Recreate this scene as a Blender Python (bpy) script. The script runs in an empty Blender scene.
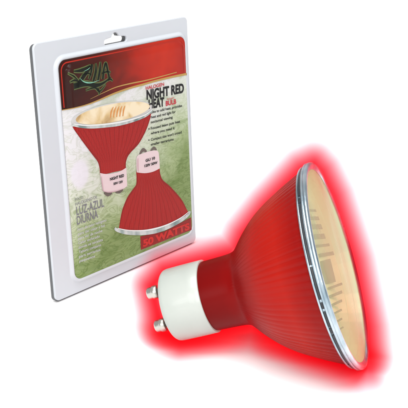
import bpy, bmesh, math, random
from mathutils import Vector, Matrix
random.seed(7)
C = bpy.context.scene.collection
sc = bpy.context.scene

# ------------------------------------------------------------------ camera
# Horizontal white table at z = 0; camera 180 mm above it, looking slightly down.  Metres.
F = 977.0 / 408.0                       # focal length in frame widths
H = 0.180
g = Vector((0.035, 0.951, 0.307)).normalized()      # straight down, in camera axes (right, down, forward)
WZ = -g
fw = Vector((0, 0, 1)); WY = (fw - fw.dot(g) * g).normalized(); WX = WY.cross(WZ)
if WX.x < 0: WX = -WX
def c2w(v):                              # camera-axes direction -> world direction
    return Vector((v.dot(WX), v.dot(WY), v.dot(WZ)))
CAM = Vector((0, 0, H))
cam = bpy.data.cameras.new('camera'); co = bpy.data.objects.new('camera', cam); C.objects.link(co)
r_, d_, f_ = (c2w(Vector(v)) for v in ((1, 0, 0), (0, 1, 0), (0, 0, 1)))
m = Matrix((( r_.x, -d_.x, -f_.x), (r_.y, -d_.y, -f_.y), (r_.z, -d_.z, -f_.z))).to_4x4()
m.translation = CAM; co.matrix_world = m
cam.sensor_width = 36; cam.lens = 36 * F; cam.clip_start = 0.01; cam.clip_end = 50
sc.camera = co
def ray(px, py): return c2w(Vector(((px - 204) / 977.0, (py - 204) / 977.0, 1)))

# ------------------------------------------------------------------ light
w = bpy.data.worlds.new('World'); sc.world = w; w.use_nodes = True
nt = w.node_tree; nt.nodes.clear()
tc = nt.nodes.new('ShaderNodeTexCoord'); sx = nt.nodes.new('ShaderNodeSeparateXYZ')
cr = nt.nodes.new('ShaderNodeValToRGB'); bg = nt.nodes.new('ShaderNodeBackground'); ow = nt.nodes.new('ShaderNodeOutputWorld')
nt.links.new(tc.outputs['Generated'], sx.inputs[0])
mr = nt.nodes.new('ShaderNodeMapRange'); mr.inputs[1].default_value = -1; mr.inputs[2].default_value = 1
nt.links.new(sx.outputs[2], mr.inputs[0]); nt.links.new(mr.outputs[0], cr.inputs[0])
cr.color_ramp.elements[0].position = 0.5; cr.color_ramp.elements[0].color = (.80, .82, .85, 1)
cr.color_ramp.elements[1].position = 0.85; cr.color_ramp.elements[1].color = (1, 1, 1, 1)
nt.links.new(cr.outputs[0], bg.inputs[0]); bg.inputs[1].default_value = .64
nt.links.new(bg.outputs[0], ow.inputs[0])
def area(name, loc, target, size, power, col=(1, 1, 1)):
    l = bpy.data.lights.new(name, 'AREA'); l.size = size; l.energy = power; l.color = col
    o = bpy.data.objects.new(name, l); C.objects.link(o); o.location = loc
    o.rotation_euler = (Vector(target) - Vector(loc)).to_track_quat('-Z', 'Y').to_euler(); return o
area('softbox_lamp', (.40, -1.3, 1.05), (0.03, .35, 0), 1.1, 27)
area('shadow_fill_lamp', (-.75, -1.1, .75), (0.03, .33, 0), .9, 11)  # added fill, lifts the bulb's shadow on the table
area('overhead_lamp', (0, -.2, 2.6), (0, 1.3, 0), 1.6, 78)
sc.view_settings.view_transform = 'Standard'; sc.view_settings.look = 'None'
sc.view_settings.exposure = 0; sc.view_settings.gamma = 1
sc.render.engine = 'CYCLES'
sc.cycles.volume_step_rate = 0.2; sc.cycles.transparent_max_bounces = 32; sc.cycles.max_bounces = 10

# ------------------------------------------------------------------ helpers
def link(name, me, mat=None, parent=None, smooth=False):
    o = bpy.data.objects.new(name, me); C.objects.link(o)
    if mat and not me.materials: me.materials.append(mat)
    if parent: o.parent = parent
    if smooth:
        for p in me.polygons: p.use_smooth = True
    return o
def tag(o, label=None, cat=None, group=None, kind=None):
    for k, v in (('label', label), ('category', cat), ('group', group), ('kind', kind)):
        if v: o[k] = v
    return o
def mat(name, col=(.8, .8, .8), rough=.5, metal=0, coat=0, spec=.5):
    mt = bpy.data.materials.new(name); mt.use_nodes = True
    b = mt.node_tree.nodes['Principled BSDF']
    b.inputs['Base Color'].default_value = (*col, 1); b.inputs['Roughness'].default_value = rough
    b.inputs['Metallic'].default_value = metal; b.inputs['Coat Weight'].default_value = coat
    b.inputs['Specular IOR Level'].default_value = spec
    return mt
class G:                                  # tiny node-graph helper
    def __init__(s, mt): s.t = mt.node_tree; s.b = s.t.nodes.get('Principled BSDF')
    def n(s, typ, **kw):
        nd = s.t.nodes.new('ShaderNode' + typ)
        for k, v in kw.items(): setattr(nd, k, v)
        return nd
    def l(s, a, b): s.t.links.new(a, b)
    def noise(s, scale, detail=4, vec=None, stretch=None, dist=0):
        t = s.n('TexCoord'); src = vec or t.outputs['Object']
        if stretch:
            mp = s.n('Mapping'); mp.inputs['Scale'].default_value = stretch; s.l(src, mp.inputs[0]); src = mp.outputs[0]
        q = s.n('TexNoise'); q.inputs['Scale'].default_value = scale; q.inputs['Detail'].default_value = detail
        q.inputs['Distortion'].default_value = dist; s.l(src, q.inputs['Vector']); return q.outputs[0]
    def ramp(s, fac, stops):
        c = s.n('ValToRGB'); e = c.color_ramp.elements
        while len(e) < len(stops): e.new(.5)
        for i, (p, col) in enumerate(stops): e[i].position = p; e[i].color = (*col, 1)
        s.l(fac, c.inputs[0]); return c.outputs[0]
    def bump(s, fac, strength, dist):
        q = s.n('Bump'); q.inputs['Strength'].default_value = strength; q.inputs['Distance'].default_value = dist
        s.l(fac, q.inputs['Height']); s.l(q.outputs[0], s.b.inputs['Normal'])
def S(r, g_, b):                          # sRGB 0-255 -> linear
    return tuple(.74 * ((c / 255 / 12.92) if c <= 10 else ((c / 255 + .055) / 1.055) ** 2.4) for c in (r, g_, b))   # printed inks: a little under display white

# ------------------------------------------------------------------ table
mt = mat('white_table', (.86, .86, .86), .6, spec=.2)
me = bpy.data.meshes.new('tabletop'); bm = bmesh.new()
prof = [(-1.5, 0), (3.0, 0)] + [(3.0 + .6 * math.sin(a), .6 - .6 * math.cos(a)) for a in [math.pi / 2 * i / 12 for i in range(1, 13)]] + [(3.6, 2.2)]
rows = [[bm.verts.new((x, y, z)) for x in (-2.2, 2.2)] for y, z in prof]
for a, b in zip(rows, rows[1:]): bm.faces.new((a[0], a[1], b[1], b[0]))
bm.to_mesh(me); bm.free()
tag(link('white_table', me, mt, smooth=True), kind='structure')

# ================================================================== package
# card plane in camera axes: top-left corner, across, down (unit vectors), height CH
CH = 0.120; CW = 0.826 * CH
cx = Vector((.647, -.256, .719)).normalized()
cy = g.copy(); cx = (cx - cx.dot(cy) * cy).normalized()
T0 = Vector((-.605, -.566, 3.456)) * CH
# set the bottom edge on the table
k = H / (T0 + cy * CH).dot(g); T0 *= k; CH *= k; CW *= k
cn = cy.cross(cx)                        # towards the camera
if cn.z > 0: cn = -cn
Xw, Yw, Nw = c2w(cx), -c2w(cy), c2w(cn)
pk = bpy.data.objects.new('blister_package', None); C.objects.link(pk)
M = Matrix(((Xw.x, Yw.x, Nw.x), (Xw.y, Yw.y, Nw.y), (Xw.z, Yw.z, Nw.z))).to_4x4()
M.translation = CAM + c2w(T0 + cy * CH)
pk.matrix_world = M                       # local: x across, y up, z out of the card; origin bottom-left
tag(pk, 'white plastic blister pack standing upright, its card printed with two red bulbs', 'blister pack')
MI = M.inverted()
def P(px, py):                            # where a point of the printed face lies on the card (x, y)
    o = MI @ CAM; d = MI.to_3x3() @ ray(px, py); t = -o.z / d.z
    return (o.x + d.x * t, o.y + d.y * t)

def poly(name, pts, z, mt, parent, thick=.00008, holes=(), bevel=0, res=6, tess=False):
    cu = bpy.data.curves.new(name, 'CURVE'); cu.dimensions = '2D'; cu.fill_mode = 'BOTH'
    for loop in (pts, *holes):
        s = cu.splines.new('POLY'); s.points.add(len(loop) - 1)
        for i, p in enumerate(loop): s.points[i].co = (p[0], p[1], 0, 1)
        s.use_cyclic_u = True
    cu.extrude = thick / 2; cu.bevel_depth = bevel; cu.bevel_resolution = 2; cu.offset = -bevel
    o = bpy.data.objects.new(name, cu); C.objects.link(o)
    me = bpy.data.meshes.new_from_object(o.evaluated_get(bpy.context.evaluated_depsgraph_get()))
    bpy.data.objects.remove(o)
    me.name = name; me.materials.clear()
    for v in me.vertices: v.co.z += z + thick / 2
    return link(name, me, mt, parent)
def rrect(x0, y0, x1, y1, r, n=8):
    out = []
    for cx_, cy_, a0 in ((x1 - r, y1 - r, 0), (x0 + r, y1 - r, 90), (x0 + r, y0 + r, 180), (x1 - r, y0 + r, 270)):
        for i in range(n + 1):
            a = math.radians(a0 + 90 * i / n); out.append((cx_ + r * math.cos(a), cy_ + r * math.sin(a)))
    return out
def smooth_line(pts, n=8):                # Catmull-Rom through points
    out = []; q = [pts[0]] + list(pts) + [pts[-1]]
    for i in range(1, len(q) - 2):
        a, b, c, d = (Vector((*p, 0)) for p in q[i - 1:i + 3])
        for j in range(n):
            t = j / n
            v = .5 * ((2 * b) + (c - a) * t + (2 * a - 5 * b + 4 * c - d) * t * t + (3 * b - a - 3 * c + d) * t ** 3)
            out.append((v.x, v.y))
    out.append(tuple(pts[-1])); return out
def stroke(pts, w0, w1=None, w2=None, n=6):    # tapered brush stroke, widths at start / middle / end
    w1 = w0 if w1 is None else w1; w2 = w1 if w2 is None else w2
    ln = smooth_line(pts, n); L, R = [], []
    for i, p in enumerate(ln):
        a = Vector(ln[max(i - 1, 0)]); b = Vector(ln[min(i + 1, len(ln) - 1)]); d = (b - a).normalized()
        t = i / (len(ln) - 1); ww = (w0 + (w1 - w0) * t * 2) if t < .5 else (w1 + (w2 - w1) * (t * 2 - 1))
        L.append((p[0] - d.y * ww / 2, p[1] + d.x * ww / 2)); R.append((p[0] + d.y * ww / 2, p[1] - d.x * ww / 2))
    return L + R[::-1]
def strokes(name, lst, z, mt, parent, thick=.00006):     # several strokes as one printed mark
    bm = bmesh.new()
    for s in lst:
        n = len(s) // 2
        tv = [bm.verts.new((p[0], p[1], z + thick)) for p in s]
        for i in range(n - 1):
            try: bm.faces.new((tv[i], tv[i + 1], tv[2 * n - 2 - i], tv[2 * n - 1 - i]))
            except ValueError: pass
    me = bpy.data.meshes.new(name); bm.normal_update()
    for f in bm.faces:
        if f.normal.z < 0: f.normal_flip()
    bm.to_mesh(me); bm.free(); return link(name, me, mt, parent)

flange_m = mat('milky_plastic', (.42, .44, .465), .25, coat=0, spec=.1); q = G(flange_m)
q.bump(q.noise(60, 3), .25, .0006)
shadow_m = mat('drop_shadow_edge', (.07, .073, .077), .5)  # near-black, stands for the pack's drop shadow
# the real hanging slot
def slot(cx_, cy_, s):
    pts = []
    def arc(x, y, r, a0, a1, n=8):
        for i in range(n + 1):
            a = math.radians(a0 + (a1 - a0) * i / n); pts.append((cx_ + (x + r * math.cos(a)) * s, cy_ + (y + r * math.sin(a)) * s))
    arc(-5.4, 0, 1.15, 90, 270); arc(5.4, 0, 1.15, -90, 90); arc(0, 1.0, 2.3, 15, 165)
    return pts
sc_ = P(115.5, 40.5)
fl = poly('flange', rrect(0, .0010, CW, CH, .0026), -.0009, flange_m, pk, .0007, holes=[slot(sc_[0], sc_[1], .00112)], bevel=.0003)
fb = poly('back_shadow_sheet', rrect(.0003, 0.0002, CW - .0006, CH - .0006, .0026), -.0031, shadow_m, pk, .0020, holes=[slot(sc_[0], sc_[1], .00112)], bevel=.0003)  # pack thickness, showing at left and bottom as a painted shadow line

# raised tray round the printed insert: outline from the four label corners
lx0 = (P(57, 70)[0] + P(73.5, 270)[0]) / 2; lx1 = (P(183.3, 45)[0] + P(191, 225)[0]) / 2
ly1 = (P(62, 59)[1] + P(178, 37.5)[1]) / 2; ly0 = (P(78, 278.5)[1] + P(188, 232.5)[1]) / 2
print('label', lx0, lx1, ly0, ly1, CW, CH)
def raised_frame(name, x0, y0, x1, y1, r, steps, mt, parent, cap=False):
    bm = bmesh.new(); rings = []
    for off, z in steps:
        rings.append([bm.verts.new((px, py, z)) for px, py in rrect(x0 - off, y0 - off, x1 + off, y1 + off, max(r + off, .0005), 10)])
    for a, b in zip(rings, rings[1:]):
        for i in range(len(a)): bm.faces.new((a[i], a[(i + 1) % len(a)], b[(i + 1) % len(a)], b[i]))
    if cap: bm.faces.new(rings[-1])
    bmesh.ops.recalc_face_normals(bm, faces=bm.faces)
    me = bpy.data.meshes.new(name); bm.to_mesh(me); bm.free(); return link(name, me, mt, parent, True)
TZ = .0009
raised_frame('tray_rim', lx0, ly0, lx1, ly1, .004,
             [(.0024, .0001), (.0021, .0002), (.0018, .0006), (.0014, .0010), (.0009, .0012), (.0004, .0012), (.0000, TZ - .0002)], flange_m, pk)

# printed insert --------------------------------------------------
ins_m = mat('printed_card', (1, 1, 1), .35, coat=0, spec=.1); q = G(ins_m)
t = q.n('TexCoord'); sp = q.n('SeparateXYZ'); q.l(t.outputs['Object'], sp.inputs[0])
wv = q.noise(38, 5, stretch=(1, 2.2, 1), dist=1.6)
# height of the print + wobble drives white -> pale green -> green
ht = q.n('Math', operation='MULTIPLY_ADD'); q.l(sp.outputs[1], ht.inputs[0]); ht.inputs[1].default_value = 1 / CH
wb = q.n('Math', operation='MULTIPLY_ADD'); q.l(q.noise(45, 4, dist=1), wb.inputs[0]); wb.inputs[1].default_value = .36; wb.inputs[2].default_value = -.18
q.l(wb.outputs[0], ht.inputs[2])
hx = q.n('Math', operation='MULTIPLY_ADD'); q.l(sp.outputs[0], hx.inputs[0]); hx.inputs[1].default_value = -.5 / CH; q.l(ht.outputs[0], hx.inputs[2])
base = q.ramp(hx.outputs[0], [(0, S(130, 150, 94)), (.1, S(162, 178, 132)), (.2, S(196, 206, 178)), (.33, S(216, 220, 210)), (.5, S(226, 226, 228))])
vein = q.ramp(q.noise(70, 2.5, stretch=(.8, 1.6, 1), dist=2.2), [(.40, (1, 1, 1)), (.455, (.62, .68, .50)), (.475, (.95, .97, .92)), (.53, (.98, 1, .96)), (.56, (.58, .64, .46)), (.60, (1, 1, 1))])
mx = q.n('MixRGB', blend_type='MULTIPLY'); 
vm = q.ramp(ht.outputs[0], [(.2, (.9, .9, .9)), (.75, (.25, .25, .25))]); q.l(vm, mx.inputs[0])
q.l(base, mx.inputs[1]); q.l(vein, mx.inputs[2])
dk = q.n('MixRGB', blend_type='MULTIPLY'); dk.inputs[0].default_value = .8
q.l(mx.outputs[0], dk.inputs[1]); q.l(q.ramp(wv, [(.36, (.66, .74, .56)), (.47, (1, 1, 1)), (.7, (1.0, 1.0, 1.0))]), dk.inputs[2])
c0 = P(78.5, 174)                            # soft pale disc mixed into the card colour at the left
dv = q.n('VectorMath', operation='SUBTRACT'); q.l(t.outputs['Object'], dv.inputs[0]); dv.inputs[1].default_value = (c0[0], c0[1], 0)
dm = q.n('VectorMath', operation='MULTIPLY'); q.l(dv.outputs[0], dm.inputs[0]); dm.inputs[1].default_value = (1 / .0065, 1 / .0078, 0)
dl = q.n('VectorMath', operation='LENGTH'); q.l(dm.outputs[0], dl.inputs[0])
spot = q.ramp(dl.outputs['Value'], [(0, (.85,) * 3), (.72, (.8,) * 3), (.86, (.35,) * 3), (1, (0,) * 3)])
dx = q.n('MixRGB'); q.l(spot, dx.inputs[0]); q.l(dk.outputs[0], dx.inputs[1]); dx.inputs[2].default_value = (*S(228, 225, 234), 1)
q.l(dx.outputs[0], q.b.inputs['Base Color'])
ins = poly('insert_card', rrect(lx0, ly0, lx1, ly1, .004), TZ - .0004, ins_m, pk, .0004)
Z1 = TZ + .00006
def PP(lst): return [P(*p) for p in lst]

# header band: rounded top corners, curved lower edge
top = [p for p in rrect(lx0, ly0, lx1, ly1, .004) if p[1] > ly1 - .0041]       # right->left over the top
low = smooth_line(PP([(61.5, 110), (80, 106.5), (98, 100), (118, 91.5), (140, 85), (162, 79), (185.5, 74)]), 6)
low[0] = (lx0, low[0][1]); low[-1] = (lx1, low[-1][1])
head_m = mat('header_print', (1, 0, 0), .3, coat=0, spec=.1); q = G(head_m)
t = q.n('TexCoord'); sp = q.n('SeparateXYZ'); q.l(t.outputs['Object'], sp.inputs[0])
a = q.n('MapRange'); a.inputs[1].default_value = lx0; a.inputs[2].default_value = lx1; q.l(sp.outputs[0], a.inputs[0])
a2 = q.n('Math', operation='ADD'); q.l(a.outputs[0], a2.inputs[0])
a3 = q.n('Math', operation='MULTIPLY_ADD'); q.l(q.noise(60, 4, dist=1.5), a3.inputs[0]); a3.inputs[1].default_value = .3; a3.inputs[2].default_value = -.15
q.l(a3.outputs[0], a2.inputs[1])
q.l(q.ramp(a2.outputs[0], [(.02, S(48, 14, 8)), (.3, S(72, 18, 10)), (.45, S(118, 28, 15)), (.62, S(172, 36, 19)), (.8, S(192, 44, 22)), (1, S(168, 32, 18))]), q.b.inputs['Base Color'])
poly('header_band', top + low, Z1, head_m, ins)
red_line = mat('header_outline', S(176, 44, 30), .3, coat=0, spec=.1); gold = mat('gold_print', S(186, 150, 82), .3, coat=0, spec=.1)
dkol = mat('dark_outline', S(70, 18, 10), .35, coat=0, spec=.1)
Z2 = Z1 + .00012
hb = ly1 - .001; 
arch = [p for p in rrect(lx0 + .0013, ly0, lx1 - .0013, ly1 - .0013, .0036) if p[1] > ly1 - .0050][::-1]
strokes('header_line', [stroke([(lx0 + .0013, low[0][1] + .001)] + arch[::1] + [(lx1 - .0013, low[-1][1] + .001)], .0006, .0006, .0006, 1)], Z2, red_line, ins)
strokes('gold_line', [stroke([(p[0], p[1] + .0002) for p in low[::4]] + [low[-1]], .0003, .0009, .0011, 4)], Z2, gold, ins)
strokes('gold_line', [stroke([(p[0], p[1] + .0022 + .0006 * math.sin(i)) for i, p in enumerate(low[9::4])] , .0001, .0006, .0004, 4)], Z2, gold, ins)

# logo: spiky green lettering, outlined black
lg = mat('logo_green', S(96, 108, 62), .35, coat=0, spec=.1); lk = mat('logo_black', S(14, 20, 10), .35, coat=0, spec=.1); lt = mat('logo_light', S(120, 190, 160), .3)
Z = [stroke(PP([(72, 71), (80, 70), (88.5, 66)]), .0004, .0016, .001), stroke(PP([(89, 66), (82, 76), (75, 86)]), .0016, .0018, .0022),
     stroke(PP([(72, 86), (84, 83.5), (94, 85), (101, 83), (109, 77)]), .0026, .0018, .0003),
     stroke(PP([(66, 73), (72, 76), (76, 80)]), .0001, .0007, .0003), stroke(PP([(68, 82), (73, 80), (78, 82)]), .0002, .0009, .0002)]
I = [stroke(PP([(90, 64), (89.5, 71), (87, 79)]), .0014, .0010, .0006), stroke(PP([(94, 63), (94, 71), (91.5, 81)]), .0003, .0014, .0012),
     stroke(PP([(98.5, 61.5), (98, 70), (96, 81)]), .0003, .0014, .0012), stroke(PP([(101, 79), (102, 69), (104, 63), (106, 71), (107.5, 78)]), .0012, .0010, .0010),
     stroke(PP([(100, 73), (105, 71.5), (109, 72)]), .0005, .0007, .0002), stroke(PP([(84, 90), (93, 87.5), (98, 91), (104, 84)]), .0003, .0009, .0002),
     stroke(PP([(96, 88), (97.5, 92), (97, 95)]), .0009, .0006, .0001), stroke(PP([(106, 80), (109, 79), (111, 81)]), .0005, .0007, .0002),
     stroke(PP([(80, 75), (86, 73), (90, 75)]), .0002, .0007, .0002)]
def fat(sts, e):                                      # same strokes drawn wider underneath
    out = []
    for s in sts:
        n = len(s) // 2; L = s[:n]; R = s[n:][::-1]; l2, r2 = [], []
        for a, b in zip(L, R):
            d = Vector(a) - Vector(b); d = d.normalized() * e if d.length > 0 else Vector((0, e))
            l2.append((a[0] + d.x, a[1] + d.y)); r2.append((b[0] - d.x, b[1] - d.y))
        out.append(l2 + r2[::-1])
    return out
logo = strokes('logo', fat(Z, .0005) + fat(I, .0004), Z2, lg, ins)
strokes('logo_lettering', Z + I, Z2 + .0001, lk, ins)
strokes('logo_highlight', [stroke(PP([(78, 78), (82, 81.5), (89, 82.5), (97, 80)]), .0001, .0006, .0001), stroke(PP([(82, 71), (86, 69), (88, 67)]), .0001, .0003, .0001)], Z2 + .0002, lt, ins)

# text ------------------------------------------------------------
def text(name, s, p0, p1, hgt, mt, z=None, bold=0., shear=0):
    """p0, p1: print positions of the baseline ends; hgt cap height in metres"""
    cu = bpy.data.curves.new(name, 'FONT'); cu.body = s; cu.size = 1; cu.offset = bold; cu.shear = shear
    o = bpy.data.objects.new(name, cu); C.objects.link(o)
    me = bpy.data.meshes.new_from_object(o.evaluated_get(bpy.context.evaluated_depsgraph_get())); bpy.data.objects.remove(o)
    me.name = name; me.materials.clear()
    xs = [v.co.x for v in me.vertices]; ys = [v.co.y for v in me.vertices]
    a = Vector(P(*p0)); b = Vector(P(*p1)); L = (b - a).length; ex = (b - a) / L; ey = Vector((-ex.y, ex.x))
    x0, sxx = min(xs), L / (max(xs) - min(xs)); sy = hgt / .69
    for v in me.vertices:
        q2 = a + ex * (v.co.x - x0) * sxx + ey * v.co.y * sy; v.co = (q2.x, q2.y, (z or Z2) + .00006)
    return link(name, me, mt, ins)
ink = mat('black_ink', S(26, 24, 26), .4, coat=0, spec=.1); rink = mat('red_ink', S(196, 44, 60), .4, coat=0, spec=.1); gink = mat('grey_ink', S(112, 110, 120), .4)
lgink = mat('pale_ink', S(200, 200, 208), .4)
text('title_text', 'HALOGEN', (144.2, 89.6), (162.5, 85.4), .0016, rink, bold=.02)
text('title_text', 'NIGHT RED', (145, 99.2), (182.3, 92.0), .0044, ink, bold=.04)
text('title_text', 'HEAT', (147, 108.4), (162.6, 105.6), .0042, ink, bold=.04)
text('title_text', 'BULB', (164.2, 105.6), (174.6, 103.3), .0023, rink, bold=.03)
text('script_text', 'halogen', (165, 99.9), (172.5, 98.2), .0010, rink, shear=.4)
for s, a, b in (('Use to add heat, provides', (149.5, 113.2), (180.5, 106.4)), ('heat and red light for', (149.5, 118.2), (174, 112.6)), ('nocturnal viewing', (149.3, 123.2), (171, 118)),
                ('Focused beam puts heat', (149.3, 129.4), (178.5, 122.2)), ('where you need it', (149.3, 134.3), (173, 128.8)),
                ('Compact size won\'t crowd', (149.3, 140.6), (180, 133)), ('smaller terrariums', (149.3, 145.4), (172, 140))):
    text('bullet_text', s, a, b, .00125, ink, bold=.02)
for p in ((147.2, 113.6), (147.4, 129.8), (147.4, 141)):
    c = P(*p); strokes('bullet_dot', [stroke([(c[0] - .0003, c[1] + .0006), (c[0] + .0003, c[1] + .0006)], .0007, .0007, .0007, 2)], Z2, ink, ins)
text('small_text', 'FOCO', (73.5, 200.6), (81.5, 198), .0012, gink)
text('small_text', 'HALOGENO DE', (73.8, 205.4), (95.5, 197.8), .0014, gink)
text('spanish_text', 'LUZ-AZUL', (75, 214.8), (102.5, 206), .0040, gink, bold=.01)
text('spanish_text', 'DIURNA', (75.5, 224.4), (96.5, 217.2), .0040, gink, bold=.01)
lines = ['Foco de calor halogeno', 'para dar calor y luz', 'para ver de noche', 'Calor enfocado', 'donde se necesita', 'Tamano compacto', 'para terrarios', 'pequenos']
for i, s in enumerate(lines):
    y = 230.5 + i * 4.5; x = 76 + .25 * i
    text('small_text', s, (x, y), (x + 8 + .95 * len(s), y - (8 + .95 * len(s)) * .34), .0013, lgink, bold=.005)
# dark red corner label with lettering
dkr = mat('dark_red_print', S(140, 28, 24), .3, coat=0, spec=.1); mred = mat('mid_red_print', S(196, 40, 34), .3, coat=0, spec=.1)
poly('corner_label', PP([(139.5, 249.5), (139, 236), (163, 231), (189.6, 217), (190.2, 229.5)]), Z1, dkr, ins)
text('corner_text', '50 WATTS', (141.5, 246.4), (187.8, 228.6), .0034, mred, bold=.05)

# pictures of the two bulbs --------------------------------------
cup_m = mat('bulb_picture_red', S(176, 34, 30), .3, coat=0, spec=.1); q = G(cup_m)
t = q.n('TexCoord'); wv2 = q.n('TexWave', bands_direction='X'); wv2.inputs['Scale'].default_value = 210; wv2.inputs['Distortion'].default_value = 1.0; wv2.inputs['Detail'].default_value = 1
q.l(t.outputs['Object'], wv2.inputs[0])
q.l(q.ramp(wv2.outputs[0], [(0, S(160, 28, 25)), (1, S(168, 31, 27))]), q.b.inputs['Base Color'])
sil = mat('bulb_picture_silver', S(186, 196, 196), .3, coat=0, spec=.1); q = G(sil)
q.l(q.ramp(q.noise(120, 2, stretch=(1, .2, 1)), [(.35, S(120, 142, 140)), (.5, S(206, 212, 210)), (.62, S(150, 168, 164))]), q.b.inputs['Base Color'])
silh = mat('bulb_picture_highlight', S(232, 236, 234), .3, coat=0, spec=.1)
cer = mat('bulb_picture_ceramic', S(226, 206, 208), .3, coat=0, spec=.1); grn = mat('bulb_picture_shade', S(108, 96, 90), .3, coat=0, spec=.1)
gl = mat('bulb_picture_lens', S(222, 190, 128), .3, coat=0, spec=.1); q = G(gl)
q.l(q.ramp(q.noise(70, 3, stretch=(1.2, 1, 1), dist=.6), [(.30, S(168, 132, 80)), (.44, S(222, 196, 146)), (.6, S(240, 226, 194))]), q.b.inputs['Base Color'])
glr = mat('bulb_picture_rib', S(216, 150, 84), .3, coat=0, spec=.1); pale = mat('bulb_picture_glass', S(206, 206, 204), .3, coat=0, spec=.1)
# upper bulb: lens up
U = smooth_line(PP([(71, 126.5), (79.6, 139), (89.4, 152), (95.6, 160), (98, 167), (98.6, 175)]), 5)
V = smooth_line(PP([(124.3, 169), (124.5, 161), (128, 153), (138, 142), (145.4, 128), (149.8, 113)]), 5)
poly('bulb_picture_cup', U + V, Z1, cup_m, ins)
def ell(cx_, cy_, a, b, deg, n=48):
    c_, s_ = math.cos(math.radians(deg)), math.sin(math.radians(deg))
    return PP([(cx_ + a * math.cos(t_) * c_ - b * math.sin(t_) * s_, cy_ + a * math.cos(t_) * s_ + b * math.sin(t_) * c_) for t_ in [math.tau * k / n for k in range(n)]])
poly('bulb_picture_glass', ell(110.6, 114.4, 41.4, 11.6, -11), Z1 + .0001, pale, ins)
poly('bulb_picture_lens', ell(111, 112.8, 37.6, 9.0, -11), Z1 + .0002, gl, ins)
strokes('bulb_picture_rib', [stroke(PP([(108.5 + i * 3.1, 117.5 - i * .4), (109.3 + i * 3.1, 111.5 - i * .5), (111.5 + i * 2.9, 106.5 - i * .3)]), .0006, .0010, .0003) for i in range(5)], Z1 + .0003, glr, ins)
strokes('bulb_picture_rim', [stroke(PP([(70.3, 124.8), (84, 126.6), (104, 125.3), (124, 122), (142, 116.2), (150.4, 110.4)]), .0008, .0020, .0010)], Z1 + .0003, sil, ins)
strokes('bulb_picture_rim', [stroke(PP([(72, 123.6), (84, 125), (104, 123.8), (124, 120.6), (142, 115), (150, 109.6)]), .0004, .0008, .0004)], Z1 + .0004, silh, ins)
Zc = Z1 + .0001
bb_ = smooth_line(PP([(98.3, 172.6), (104, 173.6), (112, 172.8), (119, 170.6), (124.6, 167.2)]), 4)
poly('bulb_picture_base', bb_ + smooth_line(PP([(125.4, 185.5), (121, 188.6), (112, 191), (104, 191.8), (100.8, 190)]), 4), Zc + .0001, cer, ins)
strokes('bulb_picture_shade', [stroke(PP([(99.4, 176), (100.2, 183), (101.4, 190)]), .0004, .0007, .0004), stroke(PP([(101, 190.2), (106, 191.7), (114, 190.6), (122, 188)]), .0002, .0005, .0002)], Zc + .0003, mat('bulb_picture_tint', S(206, 172, 178), .4, spec=.1), ins)
strokes('bulb_picture_pin', [stroke(PP([(102.6, 192.2), (106.5, 194), (110.4, 192.6)]), .0010, .0020, .0008), stroke(PP([(114, 191.6), (118, 191.4), (121.4, 189.4)]), .0008, .0016, .0006)], Zc, grn, ins)
text('picture_text', 'NIGHT RED', (108, 180.2), (122, 176.2), .0013, ink, z=Zc + .0003, bold=.04)
text('picture_text', '50W 120V', (111.5, 184.6), (121, 182), .0011, ink, z=Zc + .0003, bold=.04)
fan = mat('bulb_picture_dark_red', S(143, 23, 21), .35, spec=.1)
strokes('bulb_picture_flutes', [stroke(PP([(77 + 5.1 * i, 129.4 + .2 * i - .075 * i * i), (87 + 3.7 * i, 145 - .2 * i), (99.8 + 1.85 * i, 163 - .3 * i)]), .00032, .0002, .0001) for i in range(14)], Z1 + .00006, fan, ins)
strokes('bulb_picture_edge', [stroke(PP([(72, 128), (80.2, 139.2), (90, 152), (96.2, 160), (98.6, 167), (99.2, 174)]), .0003, .0009, .0007), stroke(PP([(149, 116), (144.8, 128), (137.4, 142), (127.4, 153), (124, 161), (123.8, 168)]), .0004, .0010, .0007)], Z1 + .00005, fan, ins)
# lower bulb: lens down
U = smooth_line(PP([(134.8, 171), (135, 183), (131.5, 189), (126, 197), (120.8, 210), (118.2, 224), (117.6, 229)]), 5)
V = smooth_line(PP([(187.6, 214), (185, 208.5), (180, 199), (170, 187.5), (161.5, 180), (158.8, 174), (158, 166)]), 5)
poly('bulb_picture_cup', U + smooth_line(PP([(118.4, 230), (135, 232), (155, 229.5), (175, 222.5), (187.4, 215)]), 5) + V, Z1, cup_m, ins)
strokes('bulb_picture_flutes', [stroke(PP([(138 + 1.5 * i, 177 - .2 * i), (131 + 3.3 * i, 200 - .35 * i), (122 + 4.9 * i, 229 + .6 * i - .14 * i * i)]), .0001, .0002, .00032) for i in range(13)], Z1 + .00006, fan, ins)
strokes('bulb_picture_edge', [stroke(PP([(135.6, 174), (135.6, 183), (132, 189.6), (126.6, 197.4), (121.4, 210), (118.8, 224)]), .0005, .0010, .0005), stroke(PP([(157.8, 170), (158.4, 174.4), (161, 180.6), (169.4, 188), (179.4, 199.6), (184.4, 208.5)]), .0005, .0010, .0005)], Z1 + .00005, fan, ins)
strokes('bulb_picture_rim', [stroke(PP([(113.2, 227.4), (115.4, 229.6), (126, 232), (144, 231.8), (162, 227.8), (178, 220.6), (186.6, 214.4), (188.4, 210.8)]), .0010, .0030, .0010)], Z1 + .0002, sil, ins)
strokes('bulb_picture_rim', [stroke(PP([(116, 227.8), (128, 230), (146, 229.6), (163, 225.2), (178, 218), (187.4, 211)]), .0003, .0008, .0004)], Z1 + .0003, silh, ins)
poly('bulb_picture_base', smooth_line(PP([(135, 172), (134.6, 163), (135.4, 156), (141, 153), (149, 150.6), (155.4, 150.4), (157.2, 155), (158, 168)]), 4) + smooth_line(PP([(158, 168), (151, 171.4), (143, 172.8), (135, 172)]), 4)[1:-1], Zc + .0001, cer, ins)
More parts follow.
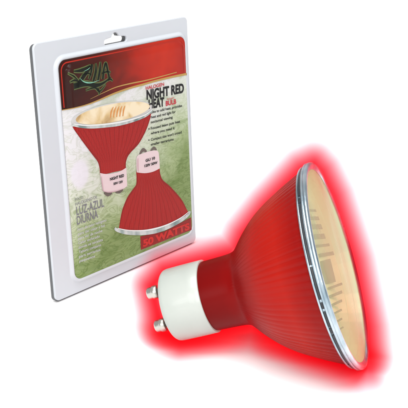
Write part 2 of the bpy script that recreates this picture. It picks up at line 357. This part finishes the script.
strokes('bulb_picture_shade', [stroke(PP([(136, 158), (136, 165), (136.2, 171)]), .0004, .0008, .0004)], Zc + .0003, bpy.data.materials['bulb_picture_tint'], ins)
strokes('bulb_picture_pin', [stroke(PP([(138, 154), (141.4, 149.6), (145, 151.4)]), .0008, .0020, .0008), stroke(PP([(149, 150.6), (152.2, 147.8), (155, 149.6)]), .0008, .0016, .0006)], Zc, grn, ins)
text('picture_text', 'GU 10', (143.6, 161.6), (153, 158.7), .0013, ink, z=Zc + .0003, bold=.04)
text('picture_text', '120V 50W', (142.5, 166.8), (155.5, 163.2), .0012, ink, z=Zc + .0003, bold=.04)
# clear cover: thin glossy sheet with a raised ridge
clr = bpy.data.materials.new('clear_plastic'); clr.use_nodes = True; n = clr.node_tree; n.nodes.clear(); q = G(clr)
tr = q.n('BsdfTransparent'); gls = q.n('BsdfGlossy'); gls.inputs['Roughness'].default_value = .12
fr = q.n('Fresnel'); fr.inputs[0].default_value = 1.45; mxs = q.n('MixShader'); out = q.n('OutputMaterial')
fh = q.n('Math', operation='MULTIPLY'); fh.inputs[1].default_value = .2; q.l(fr.outputs[0], fh.inputs[0]); q.l(fh.outputs[0], mxs.inputs[0]); q.l(tr.outputs[0], mxs.inputs[1]); q.l(gls.outputs[0], mxs.inputs[2]); q.l(mxs.outputs[0], out.inputs[0])
bp = q.n('Bump'); bp.inputs['Strength'].default_value = .1; bp.inputs['Distance'].default_value = .001
q.l(q.noise(30, 2), bp.inputs['Height']); q.l(bp.outputs[0], gls.inputs['Normal'])
raised_frame('clear_cover', lx0 + .004, ly0 + .003, lx1 - .003, ly1 - .003, .004,
             [(.0016, TZ + .0009), (.0010, TZ + .0016), (.0004, TZ + .0024), (-.0004, TZ + .0028), (-.002, TZ + .0029)], clr, pk, cap=True)

# ================================================================== bulb
a_c = Vector((.94, -.258, -.285)).normalized()            # axis, camera axes, base -> lens
rc = Vector(((339 - 204) / 977, (264.2 - 204) / 977, 1)); RPX = 106
sinw = math.sqrt(1 - a_c.dot(g) ** 2)
D = H / (rc.dot(g) + RPX / 977 * sinw + .0005)
R = RPX / 977 * D                                        # rim radius
A = c2w(a_c); rimc = CAM + c2w(rc * D)
view = (rimc - A * R * .9 - CAM).normalized()
up = (-view.cross(A)).normalized()
if up.z < 0: up = -up
out_ = A.cross(up)
if out_.dot(view) > 0: out_ = -out_                      # roughly towards camera
u_ = R / 107.2                                           # one "profile unit"
bulb = bpy.data.objects.new('reflector_bulb', None); C.objects.link(bulb)
# local: x = axis, y = up across, z = towards camera ; origin at rim front plane centre
zz = A.cross(up)
BM = Matrix(((A.x, up.x, zz.x), (A.y, up.y, zz.y), (A.z, up.z, zz.z))).to_4x4(); BM.translation = rimc
bulb.matrix_world = BM
tag(bulb, 'large red fluted reflector bulb with silver rim and white ceramic base lying on the table', 'light bulb')
print('R', R, 'D', D, 'lowest', (BM @ Vector((0, 0, 0))).z)
def lathe(name, prof, mt, parent, seg=96, smooth=True, rib=None, loc=(0, 0, 0), axis_off=(0, 0), close=False):
    bm = bmesh.new(); rings = []
    for x, r in prof:
        x *= u_; r *= u_
        if r <= 1e-7: rings.append([bm.verts.new((x + loc[0], axis_off[0] * u_, axis_off[1] * u_))]); continue
        ring = []
        for i in range(seg):
            th = math.tau * i / seg; k_ = 1 + (rib(x / u_, th) if rib else 0)
            ring.append(bm.verts.new((x + loc[0], r * k_ * math.cos(th) + axis_off[0] * u_, r * k_ * math.sin(th) + axis_off[1] * u_)))
        rings.append(ring)
    for p, q_ in zip(rings, rings[1:]):
        for i in range(seg):
            j = (i + 1) % seg
            if len(p) == 1: bm.faces.new((p[0], q_[j], q_[i]))
            elif len(q_) == 1: bm.faces.new((p[i], p[j], q_[0]))
            else: bm.faces.new((p[i], p[j], q_[j], q_[i]))
    bmesh.ops.recalc_face_normals(bm, faces=bm.faces)
    me = bpy.data.meshes.new(name); bm.to_mesh(me); bm.free(); return link(name, me, mt, parent, smooth)

XO = 0
body = [(-140.5, 37.0), (-132, 37.3), (-122, 37.6), (-113, 38), (-106.5, 38.7), (-101.5, 40.6), (-96.5, 45.4), (-90, 52.5), (-82, 60.3), (-71.5, 69.2), (-59, 77.6), (-46, 84.6), (-34, 90.6), (-22, 96), (-12, 100.4), (-8, 102)]
def sm(prof, n=4): return [(p[0], p[1]) for p in smooth_line(prof, n)]
NR = 84
def rib(x, th):
    k_ = min(1, max(0, (x + 110) / 30)); return .0125 * k_ * (.62 + .24 * math.sin(5 * th + 1) + .2 * math.sin(11 * th + x * .02)) * (abs(math.sin(NR * th / 2)) ** .7 - .5)
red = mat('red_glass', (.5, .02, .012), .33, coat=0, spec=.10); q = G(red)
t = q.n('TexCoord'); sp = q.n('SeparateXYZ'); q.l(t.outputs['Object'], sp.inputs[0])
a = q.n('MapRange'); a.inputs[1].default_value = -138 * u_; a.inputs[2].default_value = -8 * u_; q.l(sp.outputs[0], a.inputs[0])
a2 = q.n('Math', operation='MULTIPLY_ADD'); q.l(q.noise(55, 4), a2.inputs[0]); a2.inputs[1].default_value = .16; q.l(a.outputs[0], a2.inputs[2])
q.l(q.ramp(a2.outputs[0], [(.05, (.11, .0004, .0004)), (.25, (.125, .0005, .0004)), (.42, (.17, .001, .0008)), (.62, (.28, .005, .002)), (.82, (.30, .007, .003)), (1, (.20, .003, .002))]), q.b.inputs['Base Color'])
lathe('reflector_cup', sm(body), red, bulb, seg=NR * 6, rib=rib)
# ceramic base: slightly rounded shoulders
cerm = mat('white_ceramic', (.62, .66, .61), .38, coat=.2); q = G(cerm)
q.l(q.ramp(q.noise(45, 4), [(.3, (.31, .335, .305)), (.7, (.355, .375, .345))]), q.b.inputs['Base Color']); q.bump(q.noise(900, 3), .15, .0002)
lathe('ceramic_base', [(-140.1, 36), (-140.1, 38.6), (-140.6, 39.1), (-152.6, 39.2), (-167.6, 39.1), (-179.6, 38.9), (-182.6, 38.3), (-184.2, 37), (-185.0, 35), (-185.2, 0)], cerm, bulb, seg=128)
pinm = mat('pin_metal', (.50, .49, .44), .3, metal=1); q = G(pinm)
q.bump(q.noise(700, 3), .3, .0003)
for s in (1, -1):
    pn = lathe('contact_pin', [(-184.6, 3.6), (-195.0, 3.6), (-195.4, 6.6), (-196.0, 7.5), (-201.0, 7.6), (-201.6, 7.2), (-202.2, 6.7), (-206.0, 6.6), (-207.4, 6.0), (-208.2, 4.6), (-208.4, 0)], pinm, bulb, seg=32, axis_off=(17.8 * s, 0))
    lathe('pin_collar', [(-184.8, 7.6), (-187.2, 7.6), (-187.8, 6.6), (-188.2, 5.0), (-194.2, 4.8), (-194.4, 0)], mat('collar_steel', (.09, .08, .07), .4, metal=.5), pn, seg=24, axis_off=(17.8 * s, 0))
# rim: crimped aluminium ring with a dark gap and teeth behind it
alu = mat('brushed_aluminium', (.50, .56, .60), .3, metal=1); q = G(alu)
q.l(q.ramp(q.noise(160, 4, stretch=(1, .4, .4)), [(.3, (.22, .30, .35)), (.5, (.38, .46, .51)), (.72, (.62, .68, .72))]), q.b.inputs['Base Color'])
q.bump(q.noise(350, 3), .4, .0004)
lathe('metal_rim', [(-11.5, 102.8), (-11.0, 104.2), (-10.0, 104.9), (-9.2, 104.6), (-8.9, 103.6), (-6.6, 103.4), (-6.2, 106.2), (-5.4, 107.2), (-4.2, 107.3), (-3.9, 106.7), (-3.5, 106.7), (-3.2, 107.3), (-1.8, 107.4), (-.6, 107.1), (0.2, 105.8), (.5, 104.2), (.3, 102.9), (-.6, 102.2), (-1.2, 100.6), (-1.8, 99.6)], alu, bulb, seg=192)
dark = mat('dark_gap', (.012, .014, .018), .4)
bm = bmesh.new()
def arcbox(bm, x0, x1, r0, r1, t0, t1, n=4):
    v = []
    for i in range(n + 1):
        th = t0 + (t1 - t0) * i / n
        v.append([bm.verts.new((x * u_, r * u_ * math.cos(th), r * u_ * math.sin(th))) for x, r in ((x0, r0), (x1, r0), (x1, r1), (x0, r1))])
    for a, b in zip(v, v[1:]):
        for i in range(4): bm.faces.new((a[i], a[(i + 1) % 4], b[(i + 1) % 4], b[i]))
    bm.faces.new(v[0]); bm.faces.new(v[-1][::-1])
th = 0
while th < math.tau - .05:
    L = random.choice((.06, .16, .3, .5, .6)); L = min(L, math.tau - th)
    arcbox(bm, -8.7, -6.8, 102.5, 104.6, th, th + L, 10); th += L + random.choice((.015, .02, .03))
bmesh.ops.recalc_face_normals(bm, faces=bm.faces)
me = bpy.data.meshes.new('seal_strip'); bm.to_mesh(me); bm.free(); link('seal_strip', me, dark, bulb)

# inside: gold dichroic reflector with facets
gold_m = mat('gold_reflector', (.76, .88, .62), .32, metal=.35)
inner = [(-2, 100), (-9, 98), (-9.2, 97), (-17, 95), (-17.2, 93.6), (-26, 90.5), (-26.2, 89), (-36, 85.5), (-48, 79), (-48.2, 77.5), (-60, 71), (-72, 63), (-86, 50), (-95, 38), (-100, 20), (-101, 0)]
lathe('reflector', inner, gold_m, bulb, seg=52, smooth=False)
caps = mat('lamp_capsule', (.8, .78, .70), .15, coat=0, spec=.1)
lathe('lamp_capsule', [(-100, 9), (-60, 9), (-44, 9), (-38, 7), (-34, 3), (-33, 0)], caps, bulb, seg=32)
# tan for painted reflection bars on the lens; not used below
barm = mat('reflection_bar', (.33, .28, .16), .35, coat=0, spec=.1)
# dark plates on the reflector wall, painted reflections seen through the lens
fac = mat('reflection_tone', (.055, .05, .03), .6)
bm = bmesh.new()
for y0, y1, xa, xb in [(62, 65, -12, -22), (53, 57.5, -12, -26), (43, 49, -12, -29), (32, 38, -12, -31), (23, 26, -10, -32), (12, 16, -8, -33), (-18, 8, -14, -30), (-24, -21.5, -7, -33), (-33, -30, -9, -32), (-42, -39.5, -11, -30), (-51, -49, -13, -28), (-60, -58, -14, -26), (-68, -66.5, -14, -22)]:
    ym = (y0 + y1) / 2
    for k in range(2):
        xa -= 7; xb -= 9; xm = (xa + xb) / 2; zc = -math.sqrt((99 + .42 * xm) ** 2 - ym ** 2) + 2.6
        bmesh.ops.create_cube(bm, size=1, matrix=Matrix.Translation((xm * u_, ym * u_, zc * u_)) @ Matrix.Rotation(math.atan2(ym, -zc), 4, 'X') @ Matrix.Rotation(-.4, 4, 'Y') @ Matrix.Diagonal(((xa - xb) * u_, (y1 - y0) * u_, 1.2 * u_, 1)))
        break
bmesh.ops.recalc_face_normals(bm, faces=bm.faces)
me = bpy.data.meshes.new('facet_reflections'); bm.to_mesh(me); bm.free(); link('facet_reflections', me, fac, bulb)
# lens: thin, faintly frosted warm glass
lens_m = bpy.data.materials.new('lens_glass'); lens_m.use_nodes = True; lens_m.node_tree.nodes.clear(); q = G(lens_m)
tr = q.n('BsdfTransparent'); tr.inputs[0].default_value = (.92, .97, .86, 1)
df = q.n('BsdfDiffuse'); df.inputs[0].default_value = (.42, .53, .31, 1); q.l(q.ramp(q.noise(28, 4, stretch=(1, .35, 1.6), dist=.8), [(.32, (.42, .52, .29)), (.5, (.47, .60, .36)), (.68, (.53, .68, .46))]), df.inputs[0]); gs = q.n('BsdfGlossy'); gs.inputs['Roughness'].default_value = .15
gs.inputs[0].default_value = (.86, .82, .62, 1)
m1 = q.n('MixShader'); m1.inputs[0].default_value = .44; q.l(tr.outputs[0], m1.inputs[1]); q.l(df.outputs[0], m1.inputs[2])
m2 = q.n('MixShader'); lw = q.n('Fresnel'); lw.inputs[0].default_value = 1.3; lh = q.n('Math', operation='MULTIPLY'); lh.inputs[1].default_value = .55; q.l(lw.outputs[0], lh.inputs[0])
q.l(lh.outputs[0], m2.inputs[0]); q.l(m1.outputs[0], m2.inputs[1]); q.l(gs.outputs[0], m2.inputs[2])
out = q.n('OutputMaterial'); q.l(m2.outputs[0], out.inputs[0])
bp = q.n('Bump'); bp.inputs['Strength'].default_value = .25; bp.inputs['Distance'].default_value = .001; q.l(q.noise(110, 3), bp.inputs['Height'])
q.l(bp.outputs[0], gs.inputs['Normal']); q.l(bp.outputs[0], df.inputs['Normal'])
lathe('lens', [(-1.6, 100.8), (-1.4, 97), (-.6, 85), (.3, 60), (.8, 30), (1, 0)], lens_m, bulb, seg=128)

# ================================================================== red glow
# added red volume standing for the bulb's glow: a slab standing behind it and a thin layer on the table before it
gx = A.copy(); gy = up.copy(); gz = out_.copy()            # the slab plane holds the bulb axis
vraw = view; view = -gz
cen = rimc - A * (90 * u_) + view * .0006
GM = Matrix(((gx.x, gy.x, gz.x), (gx.y, gy.y, gz.y), (gx.z, gy.z, gz.z))).to_4x4(); GM.translation = cen
se = -view.z                                             # sine of the viewing elevation
hz = .0050; TH = hz / se; z0 = .0004
lv = gz.cross(Vector((0, 0, 1))).normalized()            # line where the slab meets the table
if lv.x < 0: lv = -lv
fwd = Vector((0, 0, 1)).cross(lv).normalized()
if fwd.dot(view) < 0: fwd = -fwd                         # horizontal, away from the camera
upP = lv.cross(view).normalized()
if upP.z < 0: upP = -upP                                 # up inside the slab plane
def on(z): return upP * ((z - cen.z) / upP.z)            # offset from cen, inside the plane, to height z
vh = Vector((view.x, view.y, view.z))
top_ = on(.122)
Bq = on(z0)
# back face meets the table: from plane+view*TH going down to z0
back_top = top_ + vh * TH
bb = on(z0 + TH * se) + vh * TH                          # point of back face at z0
front = .075
poly6 = [Bq + (-fwd * front), on(hz) * 1.0 - fwd * (front), on(z0 + hz), top_, back_top, bb]
poly6[1] = Bq - fwd * front + Vector((0, 0, hz)); poly6[0] = Bq - fwd * front
bm = bmesh.new(); e0, e1 = -.105, .075
ringA = [bm.verts.new(GM.inverted() @ (cen + p + lv * e0)) for p in poly6]
ringB = [bm.verts.new(GM.inverted() @ (cen + p + lv * e1)) for p in poly6]
for i in range(6): bm.faces.new((ringA[i], ringA[(i + 1) % 6], ringB[(i + 1) % 6], ringB[i]))
bm.faces.new(ringA[::-1]); bm.faces.new(ringB)
bmesh.ops.recalc_face_normals(bm, faces=bm.faces)
me = bpy.data.meshes.new('red_glow'); bm.to_mesh(me); bm.free()
gm = bpy.data.materials.new('red_glow_volume'); gm.use_nodes = True; gm.node_tree.nodes.clear(); q = G(gm)
glow = link('red_glow', me, gm); glow.matrix_world = GM; tag(glow, 'soft red halo added as a glowing volume round the outline of the large bulb', 'red glow', kind='stuff')
ca = 1.0; tilt = -A.dot(vraw) / vraw.dot(view)                      # tilt = ellipse ratio
def o2(x, r): return Vector(((x + 90) * u_ * ca, r * u_, 0))
out_pts = [o2(-205, 25), o2(-185.5, 38), o2(-140, 38.5), o2(-103, 39), o2(-90, 54.5), o2(-58, 78), o2(-12, 105), o2(2, 107)]
tl = -A.dot((rimc - CAM).normalized())
for th in (25, 50, 90): out_pts.append(Vector((90 * u_ * ca + tl * 107 * u_ * math.sin(math.radians(th)), 107 * u_ * math.cos(math.radians(th)), 0)))
out_pts.insert(0, o2(-205, 0))
t = q.n('TexCoord'); sp = q.n('SeparateXYZ'); q.l(t.outputs['Object'], sp.inputs[0])
vl = GM.to_3x3().inverted() @ vraw; ks = -vl.x / vl.z
sk = q.n('Math', operation='MULTIPLY_ADD'); q.l(sp.outputs[2], sk.inputs[0]); sk.inputs[1].default_value = ks; q.l(sp.outputs[0], sk.inputs[2])
ab = q.n('Math', operation='ABSOLUTE'); q.l(sp.outputs[1], ab.inputs[0])
cb = q.n('CombineXYZ'); q.l(sk.outputs[0], cb.inputs[0]); q.l(ab.outputs[0], cb.inputs[1]); p_ = cb.outputs[0]
dist = None
for a, b in zip(out_pts, out_pts[1:]):
    ba = b - a
    s1 = q.n('VectorMath', operation='SUBTRACT'); q.l(p_, s1.inputs[0]); s1.inputs[1].default_value = a
    s2 = q.n('VectorMath', operation='DOT_PRODUCT'); q.l(s1.outputs[0], s2.inputs[0]); s2.inputs[1].default_value = ba / ba.length_squared
    s3 = q.n('Math', operation='ADD', use_clamp=True); q.l(s2.outputs['Value'], s3.inputs[0]); s3.inputs[1].default_value = 0
    s4 = q.n('VectorMath', operation='SCALE'); s4.inputs[0].default_value = ba; q.l(s3.outputs[0], s4.inputs['Scale'])
    s5 = q.n('VectorMath', operation='DISTANCE'); q.l(s1.outputs[0], s5.inputs[0]); q.l(s4.outputs[0], s5.inputs[1])
    if dist is None: dist = s5.outputs['Value']
    else:
        mn = q.n('Math', operation='MINIMUM'); q.l(dist, mn.inputs[0]); q.l(s5.outputs['Value'], mn.inputs[1]); dist = mn.outputs[0]
GR = .0132
fz = q.n('Math', operation='GREATER_THAN'); q.l(sp.outputs[2], fz.inputs[0]); fz.inputs[1].default_value = 0
fy = q.n('Math', operation='MULTIPLY_ADD'); q.l(fz.outputs[0], fy.inputs[0]); fy.inputs[1].default_value = .28; fy.inputs[2].default_value = 1
fd = q.n('Math', operation='MULTIPLY'); q.l(dist, fd.inputs[0]); q.l(fy.outputs[0], fd.inputs[1]); dist = fd.outputs[0]
f1 = q.n('Math', operation='MULTIPLY_ADD', use_clamp=True); q.l(dist, f1.inputs[0]); f1.inputs[1].default_value = -1 / GR; f1.inputs[2].default_value = 1
f2 = q.n('Math', operation='POWER'); q.l(f1.outputs[0], f2.inputs[0]); f2.inputs[1].default_value = 2.0
# nothing in front of the lens
ex = q.n('VectorMath', operation='MULTIPLY_ADD'); q.l(p_, ex.inputs[0])
tl = -A.dot((rimc - CAM).normalized()); sx_ = 1 / (tl * 107 * u_); sy_ = 1 / (107 * u_)
ex.inputs[1].default_value = (sx_, sy_, 0); ex.inputs[2].default_value = (-(89 * u_ * ca) * sx_, 0, 0)
el = q.n('VectorMath', operation='LENGTH'); q.l(ex.outputs[0], el.inputs[0])
gt = q.n('Math', operation='GREATER_THAN'); q.l(el.outputs['Value'], gt.inputs[0]); gt.inputs[1].default_value = .985
f3a = q.n('Math', operation='MULTIPLY'); q.l(f2.outputs[0], f3a.inputs[0]); q.l(gt.outputs[0], f3a.inputs[1])
# no glow volume inside the bulb itself (a cone round the axis, up to the lens)
yz = q.n('CombineXYZ'); q.l(sp.outputs[1], yz.inputs[0]); q.l(sp.outputs[2], yz.inputs[1])
rl = q.n('VectorMath', operation='LENGTH'); q.l(yz.outputs[0], rl.inputs[0])
c1 = q.n('Math', operation='MULTIPLY_ADD'); q.l(sp.outputs[0], c1.inputs[0]); c1.inputs[1].default_value = -.60; q.l(rl.outputs['Value'], c1.inputs[2])
c2 = q.n('Math', operation='GREATER_THAN'); q.l(c1.outputs[0], c2.inputs[0]); c2.inputs[1].default_value = 51 * u_
c3 = q.n('Math', operation='GREATER_THAN'); q.l(sp.outputs[0], c3.inputs[0]); c3.inputs[1].default_value = 91 * u_
c4 = q.n('Math', operation='MAXIMUM'); q.l(c2.outputs[0], c4.inputs[0]); q.l(c3.outputs[0], c4.inputs[1])
f3 = q.n('Math', operation='MULTIPLY'); q.l(f3a.outputs[0], f3.inputs[0]); q.l(c4.outputs[0], f3.inputs[1])
bk = q.n('Math', operation='LESS_THAN'); q.l(sp.outputs[2], bk.inputs[0]); bk.inputs[1].default_value = 0
dn = q.n('Math', operation='MULTIPLY_ADD'); q.l(bk.outputs[0], dn.inputs[0]); dn.inputs[1].default_value = .9 / TH; dn.inputs[2].default_value = 3.2 / TH
f4 = q.n('Math', operation='MULTIPLY'); q.l(f3.outputs[0], f4.inputs[0]); q.l(dn.outputs[0], f4.inputs[1])
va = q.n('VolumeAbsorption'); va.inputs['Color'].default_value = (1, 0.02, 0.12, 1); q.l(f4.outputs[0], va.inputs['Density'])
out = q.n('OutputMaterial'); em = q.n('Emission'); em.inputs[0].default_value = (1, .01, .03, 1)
es = q.n('Math', operation='MULTIPLY'); q.l(f3.outputs[0], es.inputs[0]); es.inputs[1].default_value = .62 / TH; q.l(es.outputs[0], em.inputs[1])  # red emission added to fill the dark shadow under the bulb
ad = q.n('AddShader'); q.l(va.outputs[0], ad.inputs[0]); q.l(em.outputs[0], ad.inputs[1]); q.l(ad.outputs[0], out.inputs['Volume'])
